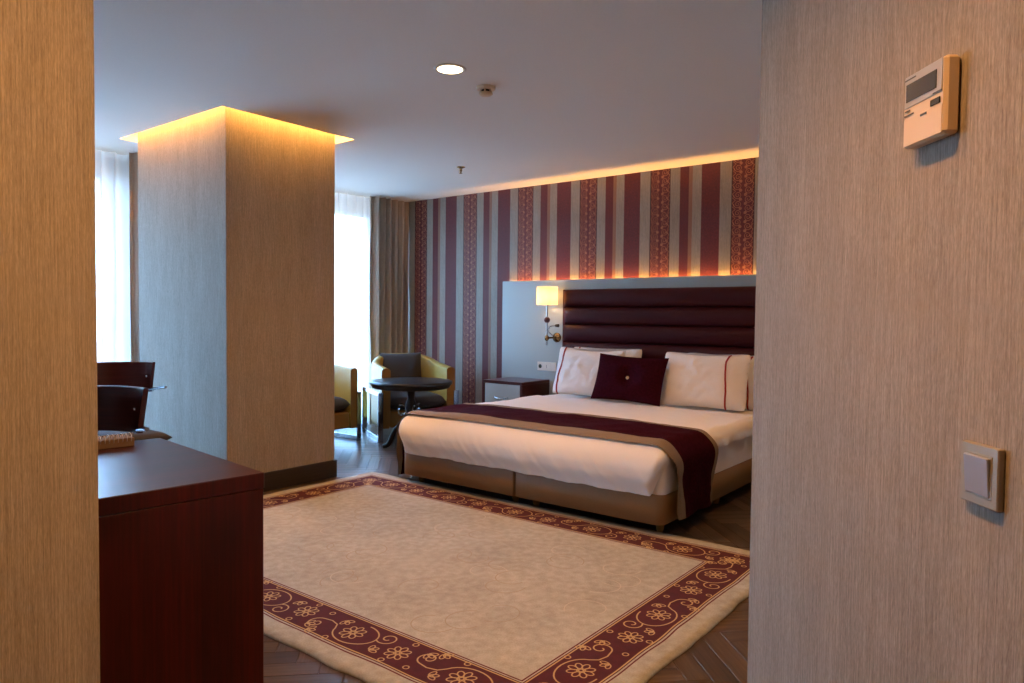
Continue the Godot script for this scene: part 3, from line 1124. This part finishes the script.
# ---------------------------------------------------------------- seating by the window
func build_armchair(label: String, at: Vector3, turn: float) -> Node3D:
	var a := thing("armchair", label, "armchair", at, turn, "mustard armchairs by the window")
	# shell: U-shaped wall, open towards +z
	var rings := []
	var hw := 0.318
	var zf := 0.33
	var zs := -0.02
	var path := []
	for i in 9:
		path.append([Vector2(hw, lerpf(zf, zs, i / 8.0)), Vector2(1, 0), 0.0])
	for i in range(1, 30):
		var an := PI * i / 30.0
		path.append([Vector2(cos(an) * hw, zs - sin(an) * 0.29), Vector2(cos(an), -sin(an)), sin(an)])
	for i in 9:
		path.append([Vector2(-hw, lerpf(zs, zf, i / 8.0)), Vector2(-1, 0), 0.0])
	for p in path:
		var c: Vector2 = p[0]
		var n: Vector2 = p[1]
		var top: float = 0.685 + 0.085 * smoothstep(0.0, 1.0, p[2]) + 0.02 * (1.0 - smoothstep(zs, zf, c.y))
		var r := PackedVector3Array()
		for q in [[-0.042, 0.20], [-0.042, top - 0.022], [-0.028, top - 0.006], [0.0, top], [0.028, top - 0.006], [0.042, top - 0.022], [0.042, 0.16], [0.030, 0.125], [-0.030, 0.125]]:
			r.append(Vector3(c.x + n.x * q[0], q[1], c.y + n.y * q[0]))
		rings.append(r)
	var st := tool()
	loft(st, rings, "all", true, false)
	obj("shell", done(st), M.mustard, a)
	for e in 2:
		var cap := tool()
		cap_of(cap, rings[0] if e == 0 else rings[-1])
		obj("arm_front", done(cap), M.ochre, a, Vector3(0, 0, 0.0015))
	obj("seat_base", box_mesh(Vector3(0, 0.205, 0.06), Vector3(0.552, 0.15, 0.52), 0.012), M.ochre, a)
	# seat cushion
	var cu := tool()
	grid(cu, 22, 22, func(u: float, v: float):
		var x := (u * 2 - 1)
		var z := (v * 2 - 1)
		var k := pow(maxf(0, 1 - pow(absf(x), 6.0)), 0.4) * pow(maxf(0, 1 - pow(absf(z), 6.0)), 0.4)
		return Vector3(x * 0.274, 0.35 + 0.075 * k, 0.052 + z * 0.278))
	grid(cu, 22, 22, func(u: float, v: float):
		var x := (u * 2 - 1)
		var z := (v * 2 - 1)
		var k := pow(maxf(0, 1 - pow(absf(x), 6.0)), 0.4) * pow(maxf(0, 1 - pow(absf(z), 6.0)), 0.4)
		return Vector3(x * 0.274, 0.35 - 0.068 * k, 0.052 + z * 0.278), true)
	obj("seat_cushion", done(cu), M.grey_fabric, a)
	# flat chrome bar frame on each side
	for s in [-1.0, 1.0]:
		var f := tool()
		var x: float = s * 0.371
		box(f, Vector3(x, 0.23, 0.336), Vector3(0.05, 0.46, 0.012), 0.002)
		box(f, Vector3(x, 0.021, 0.03), Vector3(0.012, 0.042, 0.60), 0.002)
		box(f, Vector3(x, 0.44, 0.03), Vector3(0.012, 0.04, 0.60), 0.002)
		box(f, Vector3(x, 0.23, -0.276), Vector3(0.05, 0.46, 0.012), 0.002)
		obj("side_frame", done(f), M.chrome, a)
	return a

func armchairs() -> void:
	build_armchair("mustard barrel armchair behind the round table, grey cushion on its seat", Vector3(0.810, 0, 0.645), 1.1)
	build_armchair("mustard barrel armchair beside the pillar with an empty grey seat", Vector3(0.375, 0, 1.56), PI / 2)
	# loose back cushion
	var c := thing("cushion", "charcoal grey cushion leaning in the armchair behind the round table", "cushion", Vector3(0.655, 0.612, 0.60))
	c.basis = Basis.from_euler(Vector3(-0.22, 0.95, 0.02))
	var st := tool()
	var f := func(u: float, v: float, s: float) -> Vector3:
		var a := u * 2 - 1
		var b := v * 2 - 1
		var k := pow(maxf(0, 1 - pow(absf(a), 2.4)), 0.5) * pow(maxf(0, 1 - pow(absf(b), 2.4)), 0.5)
		return Vector3(a * 0.21 * (1 - 0.05 * (1 - b * b)), b * 0.195 * (1 - 0.06 * (1 - a * a)), s * 0.07 * k)
	grid(st, 24, 24, func(u: float, v: float): return f.call(u, v, 1.0))
	grid(st, 24, 24, func(u: float, v: float): return f.call(u, v, -1.0), true)
	obj("cover", done(st), M.grey_fabric, c)

func side_table() -> void:
	var t := thing("side_table", "round black pedestal table with scrolled feet between armchair and bed", "table", Vector3(1.405, 0, 1.19))
	obj("table_top", lathe_mesh([[0.29, 0.545], [0.330, 0.547], [0.340, 0.555], [0.343, 0.572], [0.357, 0.578], [0.361, 0.588], [0.357, 0.605], [0.345, 0.608], [0.01, 0.608]], 56), M.table_black, t)
	obj("column", lathe_mesh([[0.05, 0.12], [0.055, 0.15], [0.034, 0.20], [0.028, 0.26], [0.036, 0.32], [0.05, 0.37], [0.046, 0.41], [0.03, 0.45], [0.034, 0.51], [0.06, 0.53], [0.12, 0.546]], 28), M.table_black, t)
	for k in 3:
		var an := -1.0 + TAU * k / 3
		var d := Vector3(sin(an), 0, cos(an))
		obj("foot", tube_mesh(curve([d * 0.03 + Vector3(0, 0.19, 0), d * 0.11 + Vector3(0, 0.20, 0), d * 0.16 + Vector3(0, 0.13, 0), d * 0.20 + Vector3(0, 0.045, 0), d * 0.245 + Vector3(0, 0.022, 0)], 7), 0.021, 10), M.table_black, t)
		var sc := []
		for i in 22:
			var q := i * 0.30
			var rr := 0.055 - 0.0018 * i
			sc.append(d * (0.085 + cos(q + 1.2) * rr) + Vector3(0, 0.34 + sin(q + 1.2) * rr * 1.1, 0))
		obj("scroll", tube_mesh(sc, 0.009, 8), M.chrome, t)

# ---------------------------------------------------------------- desk corner
func desk() -> void:
	var turn := -0.110
	var d := thing("desk", "dark red-brown wooden desk beside the entrance wall", "desk", Vector3(4.114, 0, 4.400), turn)
	var w := 0.80
	var L := 1.35
	obj("desk_top", box_mesh(Vector3(-w / 2, 0.6975, L / 2), Vector3(w, 0.045, L), 0.002), M.mahogany, d)
	obj("front_panel", box_mesh(Vector3(-0.0145, 0.3365, L / 2), Vector3(0.025, 0.673, L - 0.004), 0.0015), M.mahogany, d)
	for z in [0.0145, L - 0.0145]:
		obj("end_panel", box_mesh(Vector3(-0.30, 0.3365, z), Vector3(0.545, 0.673, 0.025), 0.0015), M.mahogany, d)
	# spiral pad
	var ca := cos(turn)
	var sa := sin(turn)
	var at := func(x: float, y: float, z: float) -> Vector3: return Vector3(4.105 + x * ca + z * sa, y, 4.407 - x * sa + z * ca)
	var n := thing("notebook", "spiral-bound notepad with kraft cover lying on the desk", "notebook", at.call(-0.735, 0.7205, 0.22), turn)
	obj("cover", box_mesh(Vector3(0, 0.004, 0), Vector3(0.10, 0.008, 0.21), 0.001), M.kraft, n)
	obj("pages", box_mesh(Vector3(0, 0.0165, 0), Vector3(0.096, 0.017, 0.206), 0.001), M.paper, n)
	obj("cover", box_mesh(Vector3(0.0, 0.027, 0), Vector3(0.10, 0.004, 0.21), 0.001), M.kraft, n)
	obj("cover_edge", box_mesh(Vector3(0.051, 0.0145, 0), Vector3(0.003, 0.029, 0.21), 0.001), M.kraft, n)
	for k in 15:
		var pts := []
		for i in 17:
			var an := TAU * i / 16
			pts.append(Vector3(0.038 + cos(an) * 0.017, 0.027 + sin(an) * 0.016, -0.095 + k * 0.0136))
		obj("coil", tube_mesh(pts, 0.0018, 6), M.white_plastic, n)

func desk_chairs() -> void:
	for s in [[Vector3(2.935, 0, 4.485), 1.2, "wooden chair with curved dark back drawn up to the desk"], [Vector3(1.50, 0, 3.70), PI / 2, "wooden chair with curved dark back standing in front of the pillar"]]:
		var c := thing("desk_chair", s[2], "chair", s[0], s[1], "dark wooden chairs by the desk")
		var R := 0.27
		var y0 := 0.685
		var y1 := 0.868
		var rings := []
		for i in 33:
			var an := deg_to_rad(lerpf(-72, 72, i / 32.0))
			var r := PackedVector3Array()
			for q in [[-0.011, y0], [-0.011, y1 - 0.004], [-0.006, y1], [0.006, y1], [0.011, y1 - 0.004], [0.011, y0]]:
				var rr: float = R + q[0] + (q[1] - y0) * 0.14
				r.append(Vector3(sin(an) * rr, q[1], -cos(an) * rr))
			r.reverse()
			rings.append(r)
		var st := tool()
		loft(st, rings, "strip")
		obj("backrest", done(st), M.mahogany_flat, c)
		# seat
		var cu := tool()
		for sg in [1.0, -1.0]:
			grid(cu, 20, 20, func(u: float, v: float):
				var x := (u * 2 - 1)
				var z := (v * 2 - 1)
				var k := pow(maxf(0, 1 - pow(absf(x), 5.0)), 0.4) * pow(maxf(0, 1 - pow(absf(z), 5.0)), 0.4)
				return Vector3(x * (0.225 + 0.012 * z), 0.435 + sg * 0.04 * k, z * 0.225), sg < 0)
		obj("seat", done(cu), M.grey_fabric, c)
		for sx in [-1.0, 1.0]:
			# front leg rises into the armrest and runs back to the end of the backrest
			var e: float = deg_to_rad(72) * sx
			var bk := Vector3(sin(e) * 0.262, 0.70, -cos(e) * 0.262)
			obj("arm_rail", tube_mesh(curve([Vector3(sx * 0.272, 0.722, 0.075), Vector3(sx * 0.268, 0.714, 0.0), bk], 8), 0.009, 10), M.chrome, c)
			obj("leg", tube_mesh([Vector3(sx * 0.245, 0.0, 0.225), Vector3(sx * 0.24, 0.395, 0.21)], 0.009, 10), M.chrome, c)
			obj("leg", tube_mesh(curve([Vector3(sx * 0.20, 0.0, -0.25), Vector3(sx * 0.205, 0.40, -0.20), Vector3(sin(e * 0.75) * 0.286, 0.70, -cos(e * 0.75) * 0.286)], 8), 0.009, 10), M.chrome, c)
			obj("seat_rail", tube_mesh([Vector3(sx * 0.24, 0.395, 0.21), Vector3(sx * 0.215, 0.395, -0.20)], 0.008, 8), M.chrome, c)
			obj("bolt", lathe_mesh([[0.007, 0.0], [0.006, 0.004], [0.002, 0.005]], 12), M.chrome, c, Vector3(sin(e * 0.92) * 0.262, 0.78, -cos(e * 0.92) * 0.262)).rotation = Vector3(PI / 2, -e, 0)
		obj("crossbar", tube_mesh([Vector3(-0.215, 0.395, -0.20), Vector3(0.215, 0.395, -0.20)], 0.008, 8), M.chrome, c)
		obj("crossbar", tube_mesh([Vector3(-0.24, 0.395, 0.21), Vector3(0.24, 0.395, 0.21)], 0.008, 8), M.chrome, c)

# ---------------------------------------------------------------- ceiling and wall fittings
func downlight(at: Vector2, energy: float, cone: float, label: String) -> void:
	var d := thing("downlight", label, "downlight", Vector3(at.x, H, at.y), 0.0, "round ceiling downlights")
	var st := tool()
	lathe(st, Vector3.ZERO, [[0.066, 0.0], [0.066, -0.004], [0.080, -0.004], [0.083, -0.002], [0.083, 0.0]], 36)
	obj("trim_ring", done(st), M.white_plastic, d)
	obj("lamp_face", lathe_mesh([[0.0655, -0.0005], [0.0655, -0.0025], [0.001, -0.003]], 36), glow(Color(1.0, 0.88, 0.70), 7.0), d)
	var l := SpotLight3D.new()
	l.name = "lamp_light"
	l.light_color = CW
	l.light_energy = energy
	l.light_size = 0.06
	l.spot_angle = cone
	l.spot_angle_attenuation = 1.0
	l.spot_range = 12.0
	l.spot_attenuation = 2.0
	l.shadow_enabled = true
	d.add_child(l)
	l.position = Vector3(0, -0.07, 0)
	l.rotation.x = -PI / 2

func ceiling_things() -> void:
	downlight(Vector2(3.406, 2.872), 2.85, 83.0, "lit round downlight in the ceiling above the rug near the smoke detector")
	downlight(Vector2(4.95, 4.32), 1.1, 66.0, "lit round downlight in the ceiling where the entry meets the room")
	downlight(Vector2(5.337, 4.90), 2.75, 60.0, "lit round downlight in the entry ceiling between both papered walls")
	downlight(Vector2(4.75, 1.6), 1.1, 70.0, "lit round downlight in the ceiling beside the far side of the bed")
	# smoke detector
	var s := thing("smoke_detector", "cream round smoke detector on the ceiling beside the lit downlight", "smoke detector", Vector3(3.37, H, 2.545))
	obj("base", lathe_mesh([[0.052, 0.0], [0.052, -0.012], [0.048, -0.016], [0.03, -0.017]], 32), M.ivory, s)
	obj("sensor_head", lathe_mesh([[0.026, -0.030], [0.037, -0.032], [0.038, -0.038], [0.030, -0.046], [0.002, -0.048]], 32), M.ivory, s)
	for k in 6:
		var a := TAU * k / 6
		obj("post", box_mesh(Vector3(cos(a) * 0.031, -0.024, sin(a) * 0.031), Vector3(0.007, 0.018, 0.007)), M.ivory, s)
	obj("sensor_core", lathe_mesh([[0.024, -0.016], [0.024, -0.031]], 20), M.black, s)
	# sprinkler
	var p := thing("sprinkler", "small metal fire sprinkler hanging from the ceiling near the striped wall", "sprinkler", Vector3(1.846, H, 1.053))
	obj("escutcheon", lathe_mesh([[0.036, 0.0], [0.036, -0.003], [0.018, -0.010], [0.010, -0.012]], 24), M.brass, p)
	obj("frame", lathe_mesh([[0.010, -0.010], [0.011, -0.03], [0.007, -0.04], [0.006, -0.05]], 14), M.brass, p)
	obj("deflector", lathe_mesh([[0.004, -0.050], [0.013, -0.051], [0.013, -0.054], [0.003, -0.055]], 20), M.brass, p)

func wall_things() -> void:
	var turn := -(PI / 2 - 0.6775)
	var er := Vector3(5.267, 0, 3.677)
	var bs := Basis(Vector3.UP, turn)
	# thermostat: local x along the wall, z out of it
	var t := thing("thermostat", "cream wall thermostat with grey display above the light switch", "thermostat", er + bs * Vector3(0.784, 1.512, 0.0005), turn)
	obj("housing", box_mesh(Vector3(0, 0, 0.012), Vector3(0.112, 0.116, 0.024), 0.005), M.ivory, t)
	obj("face_plate", box_mesh(Vector3(0, 0.030, 0.0245), Vector3(0.098, 0.050, 0.0015), 0.0005), M.silver_print, t)
	obj("display", box_mesh(Vector3(-0.004, 0.028, 0.0256), Vector3(0.080, 0.028, 0.0014), 0.0004), M.lcd, t)
	obj("button", box_mesh(Vector3(0.034, -0.006, 0.0255), Vector3(0.024, 0.010, 0.002), 0.0009), M.lcd, t)
	obj("flap", box_mesh(Vector3(0, -0.034, 0.0245), Vector3(0.100, 0.044, 0.0012), 0.0005), M.ivory, t)
	obj("flap_notch", box_mesh(Vector3(0.004, -0.0165, 0.0255), Vector3(0.016, 0.003, 0.001)), M.print, t)
	for k in [[-0.034, 0.0495, 0.030], [-0.040, 0.0, 0.014], [0.038, 0.0075, 0.022], [-0.036, -0.007, 0.026]]:
		obj("printed_mark", box_mesh(Vector3(k[0], k[1], 0.0254), Vector3(k[2], 0.0022, 0.0006)), M.print, t)
	# switch
	var s := thing("light_switch", "champagne wall switch with a grey-blue rocker below the thermostat", "light switch", er + bs * Vector3(0.919, 0.962, 0.0005), turn)
	obj("plate", box_mesh(Vector3(0, 0, 0.005), Vector3(0.078, 0.085, 0.010), 0.0015), M.champagne, s)
	obj("rocker_frame", box_mesh(Vector3(0, 0, 0.0096), Vector3(0.056, 0.060, 0.002), 0.0006), M.champagne, s)
	var rk := obj("rocker", box_mesh(Vector3(0, 0, 0.002), Vector3(0.050, 0.054, 0.005), 0.001), M.rocker, s, Vector3(0, 0, 0.0095))
	rk.rotation.x = 0.07
	# double socket on the grey panel above the nightstand
	var w := thing("wall_socket", "white double wall socket on the grey panel above the nightstand", "socket", Vector3(2.06, 0.71, 0.0625))
	obj("plate", box_mesh(Vector3(0, 0, 0.004), Vector3(0.215, 0.082, 0.008), 0.002), M.white_plastic, w)
	for x in [-0.072, 0.0, 0.072]:
		obj("insert", box_mesh(Vector3(x, 0, 0.0085), Vector3(0.056, 0.056, 0.003), 0.001), M.white_plastic, w)
	var cup := obj("socket_cup", lathe_mesh([[0.019, 0.0], [0.019, 0.0015], [0.001, 0.0016]], 20), M.lcd, w, Vector3(-0.072, 0, 0.0098))
	cup.rotation.x = PI / 2
	obj("switch_line", box_mesh(Vector3(0.0, 0, 0.0102), Vector3(0.004, 0.03, 0.0008)), M.print, w)
